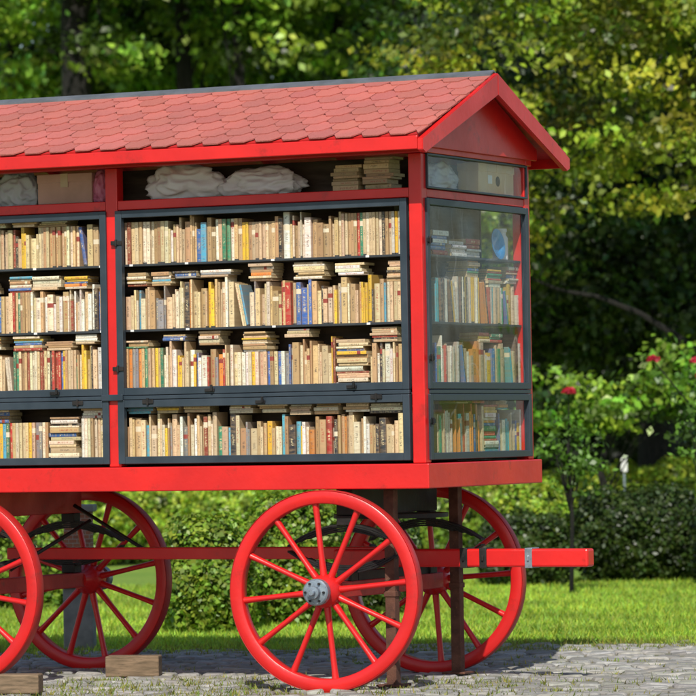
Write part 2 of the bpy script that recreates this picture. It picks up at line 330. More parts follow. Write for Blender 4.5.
window(.045,W-.045,1.628,2.684,wagon,(0,0,0),math.pi/2,fw=.038,gl=GLASSE,hinges=[(.06,2.45),(.06,1.8)])
window(.045,W-.045,1.236,1.60,wagon,(0,0,0),math.pi/2,fw=.038,gl=GLASSE,hinges=[(.06,1.45)])
window(.06,W-.05,2.737,2.932,wagon,(0,0,0),math.pi/2,fw=.012,gl=GLASSE)
boxeach("locking_bar",[((-1.93,-.012,1.603),(-.088,.015,1.625)),((-LEN+.07,-.012,1.603),(-1.99,.015,1.625)),((-2.03,-.026,1.598),(-1.89,-.0155,1.634)),((-.013,.055,1.603),(.010,W-.05,1.625))],[CHAR],body,bev=.003)
# roof
roof=empty("roof",(0,0,0),wagon)
XE=.115; XL=-LEN-.115; OV=.27; RZ=3.415; EZ=3.015; RY=W/2
hw=RY+OV; sl=math.hypot(hw,RZ-EZ); ca=hw/sl; sa=(RZ-EZ)/sl
def slope(x,q,h,side):
    y=-OV+q*ca-h*sa; z=EZ+q*sa+h*ca
    return (x,y if side==0 else W-y,z)
for side in (0,1):
    vs=[]
    for h in (-.035,-.006):
        for (x,q) in ((XL+.01,.01),(XE-.01,.01),(XE-.01,sl-.002),(XL+.01,sl-.002)): vs.append(slope(x,q,h,side))
    obj("roof_deck",pymesh("roof_deck",vs,[(0,1,2,3),(4,5,6,7),(0,1,5,4),(1,2,6,5),(2,3,7,6),(3,0,4,7)],[REDW]),roof)
vs=[];fs=[];cl=[]
ex=.138; tw=.165
for side in (0,1):
    r=0; q=-.012
    while q<sl-.02:
        x=XL-.01+(tw/2 if r%2 else 0)-tw
        while x<XE+.02:
            q1=min(q+ex+.05,sl)
            pts=[(-.5,q1,0.0003),(-.5,q+.062,.0055),(-.29,q+.004,.008),(-.27,q,.0082),(.27,q,.0082),(.29,q+.004,.008),(.5,q+.062,.0055),(.5,q1,0.0003)]
            if x+tw*.5>XL and x<XE+tw*.35:
                b0=len(vs); jq=random.uniform(-.004,.004); jh=random.uniform(0,.002)
                X=[min(max(x+(p[0]+.5)*(tw-.004),XL),XE+.006) for p in pts]
                for p,xx in zip(pts,X): vs.append(slope(xx,p[1]+(jq if p[1]<q1 else 0),p[2]+jh,side))
                for p,xx in zip(pts,X): vs.append(slope(xx,p[1]+(jq if p[1]<q1 else 0),p[2]+jh-.007,side))
                fs.append(tuple(b0+i for i in range(8)))
                for i in range(7): fs.append((b0+i,b0+i+1,b0+8+i+1,b0+8+i))
                m=random.uniform(.82,1.14); c=(0.42*m,0.095*m*random.uniform(.95,1.08),0.075*m*random.uniform(.95,1.1)); cl+=[c]*16
            x+=tw
        q+=ex; r+=1
me=pymesh("shingles",vs,fs,[SHING]); at=me.attributes.new('col','FLOAT_COLOR','POINT'); at.data.foreach_set('color',np.array([(*c,1) for c in cl],dtype=np.float32).ravel())
obj("shingles",me,roof)
rv=[];rf=[]
for x in (XL-.006,XE+.006):
    for (y,z) in ((RY-.05,RZ-.05*sa/ca+.014),(RY,RZ+.02),(RY+.05,RZ-.05*sa/ca+.014),(RY+.05,RZ-.05*sa/ca+.004),(RY,RZ+.01),(RY-.05,RZ-.05*sa/ca+.004)): rv.append((x,y,z))
for i in range(6): rf.append((i,(i+1)%6,6+(i+1)%6,6+i))
rf+=[(0,1,4,5),(1,2,3,4),(6,7,10,11),(7,8,9,10)]
obj("ridge_strip",pymesh("ridge_strip",rv,rf,[RIDGE]),roof)
def prism(name,poly,x0,x1,mat,parent,bev=.004):
    n=len(poly); vs=[(x0,y,z) for y,z in poly]+[(x1,y,z) for y,z in poly]
    fs=[tuple(range(n)),tuple(range(2*n-1,n-1,-1))]+[(i,n+i,n+(i+1)%n,(i+1)%n) for i in range(n)]
    me=pymesh(name,vs,fs,[mat]); bm=bmesh.new(); bm.from_mesh(me); bmesh.ops.recalc_face_normals(bm,faces=bm.faces)
    if bev: bmesh.ops.bevel(bm,geom=list(bm.edges),offset=bev,segments=2,affect='EDGES')
    bm.to_mesh(me); bm.free(); return obj(name,me,parent)
bh=.125
for (a,b_) in ((XE-.002,XE+.030),(XL-.030,XL+.002)):
    for side in (0,1):
        f=lambda y:(y if side==0 else W-y)
        poly=[(f(-OV-.012),EZ-.015-.012),(f(RY),RZ+.002),(f(RY),RZ-bh),(f(-OV+.03),EZ-bh+.02),(f(-OV-.012),EZ-bh+.035)]
        prism("rake_board",poly,a,b_,RED,roof)
for side in (0,1):
    y0,y1=(-OV-.014,-OV+.014) if side==0 else (W+OV-.014,W+OV+.014)
    boxobj("eave_fascia",[((XL+.004,y0,EZ-.085),(XE-.004,y1,EZ-.012))],[RED],roof)
for a in (.013,-LEN-.045):
    prism("gable_panel",[(-.05,2.965),(W+.05,2.965),(W+.05,3.03),(RY+.02,RZ-.05),(RY-.02,RZ-.05),(-.05,3.03)],a,a+.02,RED,roof,.002)
for i in range(8):
    x=-.3-i*.5
    for side in (0,1):
        vs=[slope(x+dx,q,h,side) for h in (-.075,-.036) for (dx,q) in ((0,.02),(.04,.02),(.04,.34),(0,.34))]
        obj("rafter",pymesh("rafter",vs,[(0,1,2,3),(4,5,6,7),(0,1,5,4),(1,2,6,5),(2,3,7,6),(3,0,4,7)],[REDW]),roof)
# wheels
RW=.56; WZ=GZ+RW+.004
rimm=lathe("rim",[(RW-.075,-.034),(RW-.069,-.040),(RW-.012,-.040),(RW-.006,-.036),(RW-.006,.036),(RW-.012,.040),(RW-.069,.040),(RW-.075,.034)],[RED],96,True,50)
tyrm=lathe("tyre",[(RW-.0065,-.033),(RW-.002,-.037),(RW,-.034),(RW,.034),(RW-.002,.037),(RW-.0065,.033)],[REDW],96,True,50)
hubm=lathe("hub",[(0,-.12),(.050,-.12),(.058,-.112),(.062,-.08),(.085,-.055),(.092,-.04),(.092,.04),(.085,.055),(.06,.09),(.055,.14),(0,.14)],[RED],40)
capm=lathe("hub_cap",[(0,-.235),(.014,-.235),(.018,-.23),(.018,-.205),(.034,-.203),(.036,-.198),(.036,-.172),(.066,-.168),(.074,-.16),(.074,-.118),(.052,-.108),(0,-.108)],[GREY],32)
bolts=[]
for k in range(6):
    a=k*math.pi/3; c=Vector((.054*math.cos(a),-.164,.054*math.sin(a))); v_,f_=tube([c,c+Vector((0,-.018,0))],[.007,.007],6); bolts.append(pymesh("bolt",v_,f_,[BLACK]))
def spoke_mesh():
    vs=[];fs=[];st=[(.07,.026,.021),(.11,.027,.019),(.2,.022,.016),(.34,.020,.0155),(.43,.021,.017),(RW-.07,.025,.02)]
    sg=12
    for (r,ay,ax) in st:
        for k in range(sg): g=2*math.pi*k/sg; vs.append((ax*math.cos(g),ay*math.sin(g),r))
    for i in range(len(st)-1):
        for k in range(sg): k2=(k+1)%sg; fs.append((i*sg+k,i*sg+k2,(i+1)*sg+k2,(i+1)*sg+k))
    return pymesh("spoke",vs,fs,[RED],True)
spm=spoke_mesh()
def wheel(loc,rz,off):
    e=empty("wheel",loc,wagon,rz)
    obj("rim",rimm,e); obj("tyre",tyrm,e); obj("hub",hubm,e); obj("hub_cap",capm,e)
    for bm_ in bolts: obj("bolt",bm_,e)
    for k in range(12): obj("spoke",spm,e,rot=(0,off+k*math.pi/6,0))
    return e
XF=-.575; XR=-2.97; ST=math.radians(5.5)
wheel((XF,-.110,WZ),ST,math.radians(-6)); wheel((XR,-.092,WZ),0,math.radians(9))
wheel((XF-.07,W-.02,WZ),math.pi+ST,math.radians(4)); wheel((XR,W-.05,WZ),math.pi,math.radians(12))
# undercarriage
uc=empty("undercarriage",(0,0,0),wagon)
for x in (XF,XR):
    boxobj("axle",[((x-.04,.01,WZ-.045),(x+.04,W-.13,WZ+.045))],[REDW],uc,bev=.006)
    boxobj("bolster",[((x-.05,.14,.93),(x+.05,W-.22,1.078))],[REDW if x==XR else BLACK],uc,bev=.006)
    for y in (.17,W-.27):
        parts=[]
        for sgn in (1,-1):
            for k in range(4):
                L=.36-.06*k; pts=[];n=9; zc=.745+sgn*(.135-.012*k)
                for i in range(n):
                    q=-1+2*i/(n-1); pts.append((x+q*L,y,zc-sgn*.12*(q*q)*(L/.36)**2))
                for i in range(n-1):
                    p,q_=Vector(pts[i]),Vector(pts[i+1]); 
                    vs=[]
                    for pp in (p,q_):
                        for (dy,dz) in ((-.03,-.005),(.03,-.005),(.03,.005),(-.03,.005)): vs.append(pp+Vector((0,dy,dz)))
                    parts.append((vs,[(0,1,2,3),(7,6,5,4),(0,4,5,1),(1,5,6,2),(2,6,7,3),(3,7,4,0)]))
        v_,f_=merge(parts); obj("leaf_spring",pymesh("leaf_spring",v_,f_,[BLACK]),uc)
        boxeach("spring_clamp",[((x-.045,y-.045,WZ+.046),(x+.045,y+.045,WZ+.1)),((x-.045,y-.04,.875),(x+.045,y+.04,.929))],[BLACK],uc)
obj("turntable_ring",lathe("turntable_ring",[(.27,-.012),(.33,-.012),(.33,.012),(.27,.012)],[BLACK],40,True),uc,(XF,RY,.915),(math.pi/2,0,0))
boxobj("reach_beam",[((XR-.15,RY-.035,.665),(XF-.05,RY+.035,.735))],[RED],uc,bev=.006)
db=empty("drawbar",(0,0,0),wagon)
boxobj("drawbar_pole",[((XF-.35,RY-.05,.620),(.66,RY+.05,.722))],[RED],db,bev=.012)
for x in (.30,-.10,.02): boxobj("iron_band",[((x-.022,RY-.056,.614),(x+.022,RY+.056,.728)),((x-.006,RY-.066,.655),(x+.006,RY-.054,.685))],[GREY if x>.1 else BLACK],db,bev=.003)
boxobj("drawbar_crosspiece",[((XF-.03,.25,.50),(XF+.03,W-.25,.616))],[BLACK],db,bev=.004)
for (a,b_) in (((XR+.15,.25,.62),(XR+.5,.6,.9)),((XR+.1,1.1,.98),(XR+.6,1.1,.70))):
    v_,f_=tube([a,b_],[.012,.012],8); obj("brake_rod",pymesh("brake_rod",v_,f_,[BLACK],True),uc)
# ================================================================== supports etc
for (x,y,l) in ((-.307,.184,"rusty square steel prop standing under the wagon floor"),(-.41,1.28,"rusty square steel prop standing beside the drawbar")):
    o=boxobj("support_post",[((-.03,-.03,.012),(.03,.03,1.094)),((-.075,-.075,.0),(.075,.075,.0125)),((-.05,-.05,1.0945),(.05,.05,1.102)),((-.036,-.036,.5),(.036,.036,.53))],[RUST],None,(x,y,GZ+0.022),bev=.003)
    top(o,l,"post","steel props under the wagon")
def block(s,t,rz,dx,dy,dz,label,n=1):
    p=V(s,t,0.018); bl=[]
    for i in range(n): bl.append(((-dx/2+i*.03,-dy/2,i*(dz/n)+.001),(dx/2-i*.02,dy/2-i*.008,(i+1)*(dz/n)-.001)))
    o=boxobj("timber_block",bl,[WOOD],None,p,bev=.008,rot=(0,0,rz)); top(o,label,"wood block","timber blocks chocking the wheels")
block(-1.30,23.25,.35,.32,.13,.125,"pale timber block lying on paving beside a wheel",1)
block(-1.86,21.9,.30,.24,.12,.11,"weathered timber block wedged under the rear wheel")
gp=V(-1.84,26.5,0); e=top(empty("brick_pier",gp,rz=.4),"small brick pier on a grey concrete base","pillar")
boxobj("base",[((-.10,-.10,0),(.10,.10,.42)),((-.12,-.12,.42),(.12,.12,.45))],[CONC],e,bev=.01)
boxobj("shaft",[((-.09,-.09,.451),(.09,.09,.93))],[BRICK],e,bev=.004); boxobj("cap",[((-.115,-.115,.931),(.115,.115,.98))],[CONC],e,bev=.01)
# ================================================================== BOOKS
PAL=[((0.70,0.53,0.30),"cream",22),((0.60,0.40,0.19),"tan",17),((0.76,0.64,0.45),"ivory",16),((0.45,0.27,0.13),"brown",11),((0.80,0.75,0.64),"white",10),((0.62,0.43,0.26),"beige",11),((0.46,0.03,0.025),"red",3.6),((0.04,0.13,0.38),"blue",3.6),((0.03,0.22,0.12),"green",3.6),((0.78,0.48,0.03),"yellow",5.5),((0.03,0.03,0.035),"black",5),((0.28,0.05,0.03),"maroon",3),((0.08,0.34,0.48),"teal",3),((0.24,0.24,0.25),"grey",3.5),((0.68,0.24,0.04),"orange",2.2)]
PALE=[((0.80,0.75,0.62),"white",20),((0.68,0.52,0.32),"cream",18),((0.80,0.50,0.03),"yellow",10),((0.03,0.32,0.16),"green",6),((0.04,0.18,0.50),"blue",7),((0.58,0.04,0.03),"red",9),((0.05,0.45,0.50),"teal",5),((0.03,0.03,0.035),"black",4),((0.74,0.28,0.05),"orange",7)]
prevb=[None]
def pick(p):
    if prevb[0] is not None and random.random()<0.18 and prevb[0][2] is p: c,n,_=prevb[0]
    else: c,n,_=random.choices(p,weights=[q[2] for q in p])[0]
    prevb[0]=(c,n,p); m=random.uniform(.70,1.12)
    return tuple(min(.88,q*m*random.uniform(.93,1.07)) for q in c),n
def bookgeom(t,h,d,hard):
    vs=[];fs=[];mi=[];uv=[]
    def add(v,f,m,uvs=None):
        b0=len(vs); vs.extend(v)
        for q in f: fs.append(tuple(i+b0 for i in q)); mi.append(m)
        uv.extend(uvs if uvs else [(0.1,0.2)]*len(v))
    c=.0022 if hard else .0008
    bul=min(.006,t*.22) if hard else .001
    n=5; out=[]
    for i in range(n):
        q=i/(n-1); x=q*t; y=bul*(1-math.sin(math.pi*q)); out.append((x,y,q))
    ring=[(0,d,-.2)]+out+[(t,d,1.2)]; inner=[(c,d,-.2)]+[(min(max(x,c),t-c),max(y,0)+c+bul*.4,q) for x,y,q in out]+[(t-c,d,1.2)]
    m=len(ring); v=[];u=[]
    for z,vv in ((0,0.0),(h,1.0)):
        for (x,y,q) in ring: v.append((x,y,z)); u.append((q,vv))
    for z,vv in ((0,0.0),(h,1.0)):
        for (x,y,q) in inner: v.append((x,y,z)); u.append((.1,.2))
    f=[]
    for i in range(m-1):
        f.append((i,i+1,m+i+1,m+i)); f.append((2*m+i+1,2*m+i,3*m+i,3*m+i+1)); f.append((m+i,m+i+1,3*m+i+1,3*m+i)); f.append((i+1,i,2*m+i,2*m+i+1))
    f.append((0,m,3*m,2*m)); f.append((m-1,2*m+m-1,3*m+m-1,m+m-1))
    add(v,f,0,u)
    ins=.004 if hard else .0004
    x0,x1,y0,y1,z0,z1=c*.9,t-c*.9,bul+c+.0005,d-ins,ins,h-ins
    add([(x0,y0,z0),(x1,y0,z0),(x1,y1,z0),(x0,y1,z0),(x0,y0,z1),(x1,y0,z1),(x1,y1,z1),(x0,y1,z1)],[(3,2,1,0),(4,5,6,7),(0,1,5,4),(1,2,6,5),(2,3,7,6),(3,0,4,7)],1)
    return vs,fs,mi,uv
books=[]
def addbook(mat,t,h,d,pal,pose,vis,where):
    c,n=pick(pal); books.append(dict(m=mat,t=t,h=h,d=d,c=c,n=n,pose=pose,vis=vis,seed=random.random(),hard=random.random()<.35,where=where))
def T(x,y,z): return Matrix.Translation((x,y,z))
RY90=Matrix.Rotation(math.pi/2,4,'Y')
def fill(u0,u1,z,maxh,frame,pal,vf,where,flat=.35,pile=.08,setback=.04,lean=.12,uvis=None,hr=(.205,.245),k=1.0):
    u=u0
    inview=lambda uu:(vf if (uvis is None or uu>uvis) else 0)
    while u<u1-.02:
        rr=random.random()
        if rr<pile and u1-u>.25 and maxh>.2:
            L=random.uniform(.17,.22); hh=0; lim=random.uniform(.75,.98)*maxh
            while hh<lim-.03:
                t=random.uniform(.010,.032); L2=L*random.uniform(.8,1.0); d=random.uniform(.12,.16)
                addbook(frame@T(u+random.uniform(0,.02),setback+random.uniform(-.005,.02),z+hh+t)@RY90,t,L2,d,pal,"lying",inview(u)*t*L2,where); hh+=t+.0004
            u+=L+.018; continue
        run=random.uniform(.14,.42); ue=min(u1,u+run); hb=random.uniform(*hr); st=u; mx=0; uniform=random.random()<.25
        tt=random.uniform(.014,.028)
        while u<ue-.012:
            t=tt if uniform else random.choice((random.uniform(.008,.016),random.uniform(.012,.026),random.uniform(.018,.042)))*k
            t=min(t,u1-u-.001)
            if t<.006: break
            h=min(maxh-.01,hb*(1 if uniform else random.uniform(.74,1.14))); d=random.uniform(.12,.165)
            sb=setback+random.uniform(0,.020); mx=max(mx,h)
            addbook(frame@T(u,sb,z)@Matrix.Rotation(random.uniform(-.012,.012),4,'Z')@Matrix.Rotation(random.uniform(-.004,.004),4,'Y'),t*.985,h,d,pal,"upright",inview(u)*t*h,where); u+=t+.0009
        ur=u
        if random.random()<lean and u<u1-.12:
            ang=random.uniform(.08,.25); h=min(maxh-.03,hb); t=random.uniform(.012,.024)
            off=h*math.sin(ang)
            for kk in range(random.randint(1,3)):
                if u+off+t/math.cos(ang)>u1: break
                addbook(frame@T(u+off+.001,setback,z)@Matrix.Rotation(-ang,4,'Y'),t,h*random.uniform(.9,.98),.14,pal,"leaning",inview(u)*t*h,where)
                u+=t/math.cos(ang)+.001
            u+=off+.003
        a=st
        while maxh-mx>.022 and ur-a>.13:
            if random.random()<flat:
                hh=z+mx+.0015; L=min(ur-a,random.uniform(.14,.21)); top_h=z+mx+(maxh-mx)*random.uniform(.5,1.0)
                while True:
                    t=random.uniform(.008,.022)
                    if hh+t>z+maxh-.004: break
                    L2=L*random.uniform(.82,1)
                    addbook(frame@T(a+random.uniform(0,L-L2),setback+random.uniform(0,.02),hh+t)@RY90,t,L2,random.uniform(.12,.15),pal,"lying",inview(a)*t*L2,where); hh+=t+.0006
                    if hh>top_h-.01: break
                a+=L+random.uniform(.005,.04)
            else: a+=random.uniform(.05,.15)
ID=Matrix.Identity(4); EF=Matrix.Rotation(math.pi/2,4,'Z')
rows=[(2.378,.295,.3,.0,(.205,.25)),(2.004,.36,.93,.06,(.215,.26)),(1.656,.335,.85,.22,(.20,.25)),(1.246,.352,.85,.04,(.215,.26))]
for i,(z,mh,fl,pi,hr) in enumerate(rows):
    fill(-1.905,-.10,z,mh,ID,PAL,.9,"behind the side glazing",fl,pi,hr=hr)
    fill(-LEN+.1,-2.02,z,mh,ID,PAL,.88,"behind the side glazing",fl,pi,uvis=-2.74,hr=hr)
    if i>0: fill(.27,W-.06,z,mh,EF,PALE,.44,"behind the end glazing",.6,.06,lean=.9,hr=(.21,.27),k=1.35)
def pile_at(frame,u,z,L,n,pal,where,vf):
    hh=z
    for k in range(n):
        t=random.uniform(.012,.03); L2=L*random.uniform(.85,1); addbook(frame@T(u+random.uniform(0,.02),.06+random.uniform(0,.03),hh+t)@RY90,t,L2,.15,pal,"lying",vf*t*L2,where); hh+=t+.0006
PB=[((0.04,0.20,0.55),"blue",5),((0.80,0.78,0.75),"white",5),((0.50,0.04,0.04),"red",.6)]
for u,n in ((.28,6),(.52,4),(.76,5)): pile_at(EF,u,2.378,.22,n,PB,"behind the end glazing",.44)
for u,n in ((-.60,7),(-.41,8)): pile_at(T(0,.03,0),u,2.746,.175,n,[((0.58,0.42,0.24),"tan",3),((0.46,0.30,0.17),"brown",2)],"on the open top shelf",2)
books.sort(key=lambda q:-q['vis'])
allv=[];allf=[];allm=[];alluv=[];allc=[];alls=[]
def finish(me,mi,uv,cols,seeds):
    me.materials.append(COVER); me.materials.append(PAGES); me.polygons.foreach_set('material_index',mi)
    ul=me.uv_layers.new(name='spine'); li=np.zeros(len(me.loops),dtype=np.int32); me.loops.foreach_get('vertex_index',li)
    ul.data.foreach_set('uv',np.array(uv,dtype=np.float32)[li].ravel())
    a=me.attributes.new('col','FLOAT_COLOR','POINT'); a.data.foreach_set('color',np.array(cols,dtype=np.float32).ravel())
    a=me.attributes.new('seed','FLOAT','POINT'); a.data.foreach_set('value',np.array(seeds,dtype=np.float32)); me.update()
for i,bk in enumerate(books):
    vs,fs,mi,uv=bookgeom(bk['t'],bk['h'],bk['d'],bk['hard'])
    if i<298:
        me=bpy.data.meshes.new("book"); me.from_pydata(vs,[],fs); finish(me,mi,uv,[(*bk['c'],1)]*len(vs),[bk['seed']]*len(vs))
        o=bpy.data.objects.new("book",me); o.matrix_world=bk['m']; COL.objects.link(o)
        kind="hardback" if bk['hard'] else "paperback"
        top(o,f"{bk['n']} {kind} book {bk['pose']} on a shelf {bk['where']}".replace("on a shelf on","on"),"book","books on the wagon shelves")
    else:
        b0=len(allv); allv+=[bk['m']@Vector(v) for v in vs]; allf+=[tuple(q+b0 for q in f) for f in fs]; allm+=mi; alluv+=uv; allc+=[(*bk['c'],1)]*len(vs); alls+=[bk['seed']]*len(vs)
me=bpy.data.meshes.new("shelved_books"); me.from_pydata([tuple(v) for v in allv],[],allf); finish(me,allm,alluv,allc,alls)
top(obj("shelved_books",me),"more used books packed on the wagon shelves","books","books on the wagon shelves","stuff")
# ---- bags and boxes
def bag(name,c,r,col,seed,label):
    bm=bmesh.new(); bmesh.ops.create_icosphere(bm,subdivisions=5,radius=1)
    for v in bm.verts:
        p=v.co.copy(); n1=mnoise.noise(p*1.6+Vector((seed,0,0))); n2=abs(mnoise.noise(p*2.6+Vector((0,seed,0)))); n3=abs(mnoise.noise(p*7+Vector((0,0,seed))))
        q=p*(1+.25*n1-.36*n2+.05*n3); q.z=max(q.z,-.62)
        v.co=Vector((q.x*r[0],q.y*r[1],(q.z+.62)*r[2]))
    me=bpy.data.meshes.new(name); bm.to_mesh(me); bm.free(); me.materials.append(BAG); me.polygons.foreach_set('use_smooth',[True]*len(me.polygons))
    a=me.attributes.new('col','FLOAT_COLOR','POINT'); a.data.foreach_set('color',np.tile(np.array([*col,1],dtype=np.float32),len(me.vertices)))
    o=obj(name,me,None,c); top(o,label,"plastic bag"); return o
bag("plastic_bag",(-1.55,.145,2.747),(.27,.10,.13),(.92,.88,.89),1.3,"large crumpled white plastic bag on the open top shelf")
bag("plastic_bag",(-1.06,.145,2.747),(.27,.095,.10),(.92,.88,.90),5.1,"long crumpled white plastic bag on the open top shelf")
bag("plastic_bag",(-2.08,.14,2.747),(.07,.07,.125),(.78,.24,.38),8.4,"pink plastic bag squeezed beside a cardboard box")
bag("plastic_bag",(-2.66,.15,2.747),(.15,.08,.13),(.66,.68,.72),3.4,"grey translucent plastic bag beside a cardboard box")
def carton(x,y,z,dx,dy,dz,mat,label,hole=False,rz=0):
    e=top(empty("cardboard_box",(x,y,z),rz=rz),label,"box")
    boxobj("carton",[((-dx/2,-dy/2,0),(dx/2,dy/2,dz-.012))],[mat],e,bev=.004)
    boxobj("lid",[((-dx/2-.004,-dy/2-.004,dz-.05),(-.002,dy/2+.004,dz)),((.002,-dy/2-.004,dz-.05),(dx/2+.004,dy/2+.004,dz))],[mat],e,bev=.004)
    if hole:
        obj("finger_hole",lathe("finger_hole",[(0,-.003),(.026,-.003),(.030,0)],[DARKHOLE],24),e,(.02,-dy/2-.0005,dz*.45))
        boxobj("paper_label",[((-.12,-dy/2-.003,dz*.35),(-.065,-dy/2-.0005,dz*.62))],[WHITEP],e,bev=0)
    else: boxobj("tape",[((-.025,-dy/2-.006,dz*.55),(.025,-dy/2-.0045,dz))],[TAPE],e,bev=0)
carton(-2.31,.165,2.747,.36,.17,.172,CARDP,"faded brown cardboard box on the open top shelf")
carton(-.110,1.13,2.747,.50,.13,.180,CARD,"beige archive box with round finger hole behind glass",True,math.pi/2)
bag("plastic_bag",(-.13,.52,2.747),(.06,.25,.10),(.66,.68,.72),6.6,"grey translucent plastic bag behind the end glazing")
o=obj("blue_plate",lathe("blue_plate",[(0,0),(.045,0),(.05,-.004),(.085,-.016),(.09,-.015),(.088,-.010),(.05,.006),(0,.006)],[BLUEP],40),None,(-.07,1.17,2.378+.088),(math.radians(-8),0,math.pi/2))
top(o,"round blue plate standing upright on the end shelf","plate")
o=obj("storage_jar",lathe("storage_jar",[(0,0),(.04,0),(.045,.006),(.045,.13),(.034,.15),(.034,.165),(.04,.166),(.04,.185),(0,.186)],[WHITEP],32),None,(-.12,1.34,2.379),(math.pi/2,0,0)); top(o,"pale screw-top jar standing on the end shelf","jar")
# ================================================================== VEGETATION
def np3(v): return np.array([v.x,v.y,v.z])
r2=np3(R2); d2=np3(D2)
def vloc(a): return a[:,0:1]*r2+a[:,1:2]*d2+a[:,2:3]*np.array([0,0,1.0])
def vl(p): q=R2*p[0]+D2*p[1]; return Vector((q.x,q.y,p[2]))
def S_(px,t): return (px-348)/3927*t
def clumpcloud(lobes,ncl,per,sig,shell=.55,cvar=.45,hv=.12):
    vol=np.array([r[0]*r[1]*r[2] for c,r in lobes])**.67; vol/=vol.sum()
    idx=rng.choice(len(lobes),ncl,p=vol); C=np.array([lobes[i][0] for i in idx],float); Rr_=np.array([lobes[i][1] for i in idx],float)
    d=norm(rng.normal(size=(ncl,3))); rad=shell+(1.04-shell)*rng.random((ncl,1))**.6
    cen=C+d*Rr_*rad
    k=rng.integers(int(per*.4),int(per*1.6),ncl); ii=np.repeat(np.arange(ncl),k); n=len(ii)
    off=rng.normal(size=(n,3))*sig*np.array([1.35,1.35,.5])
    P=cen[ii]+off; hint=d[ii]
    br=rng.uniform(1-cvar,1+cvar,ncl)[ii]*rng.uniform(.7,1.35,n); hue=np.clip(rng.normal(0,hv,ncl)[ii]+rng.normal(0,.09,n),-.35,.28)
    return P,hint,br,hue,cen
def tree(name,sx,t0,rb,lobes,ncl,per,sig,L,col,label,trunk_top,limbs=22,cat="tree",shell=.55,cvar=.5,extra=()):
    base=V(sx,t0,0); e=top(empty(name,base),label,cat)
    P,hint,br,hue,cen=clumpcloud(lobes,ncl,per,sig,shell,cvar)
    cols=np.array(col)[None,:]*br[:,None]; cols[:,0]*=(1+hue*1.3); cols=np.clip(cols,.004,.6)
    Pw=vloc(P); keep=P[:,2]>.15; hw_=vloc(hint)
    obj("crown",leafmesh("crown",Pw[keep],L*rng.uniform(.6,1.35,keep.sum()),cols[keep],hw_[keep]),e)
    top_=Vector(trunk_top); tp=[Vector((0,0,-.05))]
    for q in (.1,.35,.7,1.0): tp.append(Vector((top_.x*q+.08*math.sin(q*7),top_.y*q,top_.z*q)))
    parts=[tube([vl(p) for p in tp],[rb*1.35,rb*1.08,rb*.95,rb*.75,rb*.4],14)]
    cs=cen[rng.choice(len(cen),min(limbs,len(cen)),replace=False)]
    for c in cs:
        q=random.uniform(.45,1.0); st=Vector((top_.x*q,top_.y*q,top_.z*q)); en=Vector(c); mid=st.lerp(en,.5)+Vector((0,0,(en-st).length*.12)); m2=st.lerp(en,.8)+Vector((random.uniform(-.1,.1),0,(en-st).length*.05))
        r0=rb*.22*random.uniform(.6,1.1); parts.append(tube([vl(p) for p in (st,mid,m2,en)],[r0,r0*.6,r0*.35,r0*.12],7))
    for path,rr in extra: parts.append(tube([vl(p) for p in path],rr,8))
    v_,f_=merge(parts); obj("trunk",pymesh("trunk",v_,f_,[BARK],True),e)
    return e
T1=43
def rel(px,py,t,sb=735,tb=T1):
    return (S_(px,t)-S_(sb,tb),t-tb,1.42-GZ+(428-(px-348)*.0176-py)*t/3927)
ar=[rel(*q) for q in ((735,395,43.5),(705,360,43.3),(680,338,43),(640,313,43),(600,297,43),(560,290,43),(528,276,43))]
tree("maple_tree",S_(735,T1),T1,.26,[((-2.2,-.3,5.1),(1.9,1.5,1.2)),((-.6,-.9,4.9),(1.8,1.6,1.5)),((.8,0,5.5),(2.2,2.0,1.9)),((-1.3,.2,7.3),(2.6,2.4,1.9)),((-2.6,.2,3.7),(.8,.9,.7)),((-.5,-1.3,6.4),(1.9,1.3,1.1)),((0.2,-.4,8.8),(2.6,2.4,1.9))],620,72,.16,.10,(.20,.245,.020),"large maple tree with sunlit yellow-green crown",(0.2,0,7.5),22,cvar=.85,extra=((ar,(.05,.045,.04,.033,.027,.02,.01)),))
tree("maple_tree",S_(650,48),48,.22,[((-1.6,-.6,3.3),(2.2,1.4,1.2)),((.6,-.6,2.9),(2.2,1.4,1.1)),((0,.3,5.5),(3.2,1.8,2.0))],560,80,.22,.11,(.038,.070,.011),"green tree coloured shade-dark, with low arching branches",(0,0,5.0),20,cvar=.95)  # leaf colour set dark to stand for shade under the canopy
tree("lilac_bush",S_(605,41),41,.05,[((-.45,0,1.72),(.50,.5,.30)),((.2,0,1.66),(.5,.5,.26)),((.8,0,1.95),(.5,.5,.4))],56,50,.11,.09,(.17,.30,.03),"bright green leafy shrub beneath the trees",(0,0,1.4),10,cat="shrub",cvar=.9)
for (px,t0,rb,cc) in ((80,56,.27,(.19,.32,.035)),(188,56.5,.15,(.14,.25,.025)),(243,56,.10,(.18,.30,.03)),(345,58,.12,(.12,.22,.025)),(18,59,.13,(.24,.36,.06))):
    tree("park_tree",S_(px,t0),t0,rb,[((-1.2,2.4,7.2),(1.3,1.1,1.0)),((1.0,2.2,7.4),(1.3,1.1,1.0)),((0,0,10.4),(2.8,2.4,1.4)),((.75,-.7,7.95),(.8,.7,.5)),((-.8,-.7,8.1),(.8,.7,.45)),((.55,-.5,6.9),(.42,.4,.45)),((.2,2.6,6.0),(1.7,1.2,.9))],270,70,.18,.14,cc,"tall park tree with dark trunk and green crown",(.1,0,10.5),8,cvar=.9)
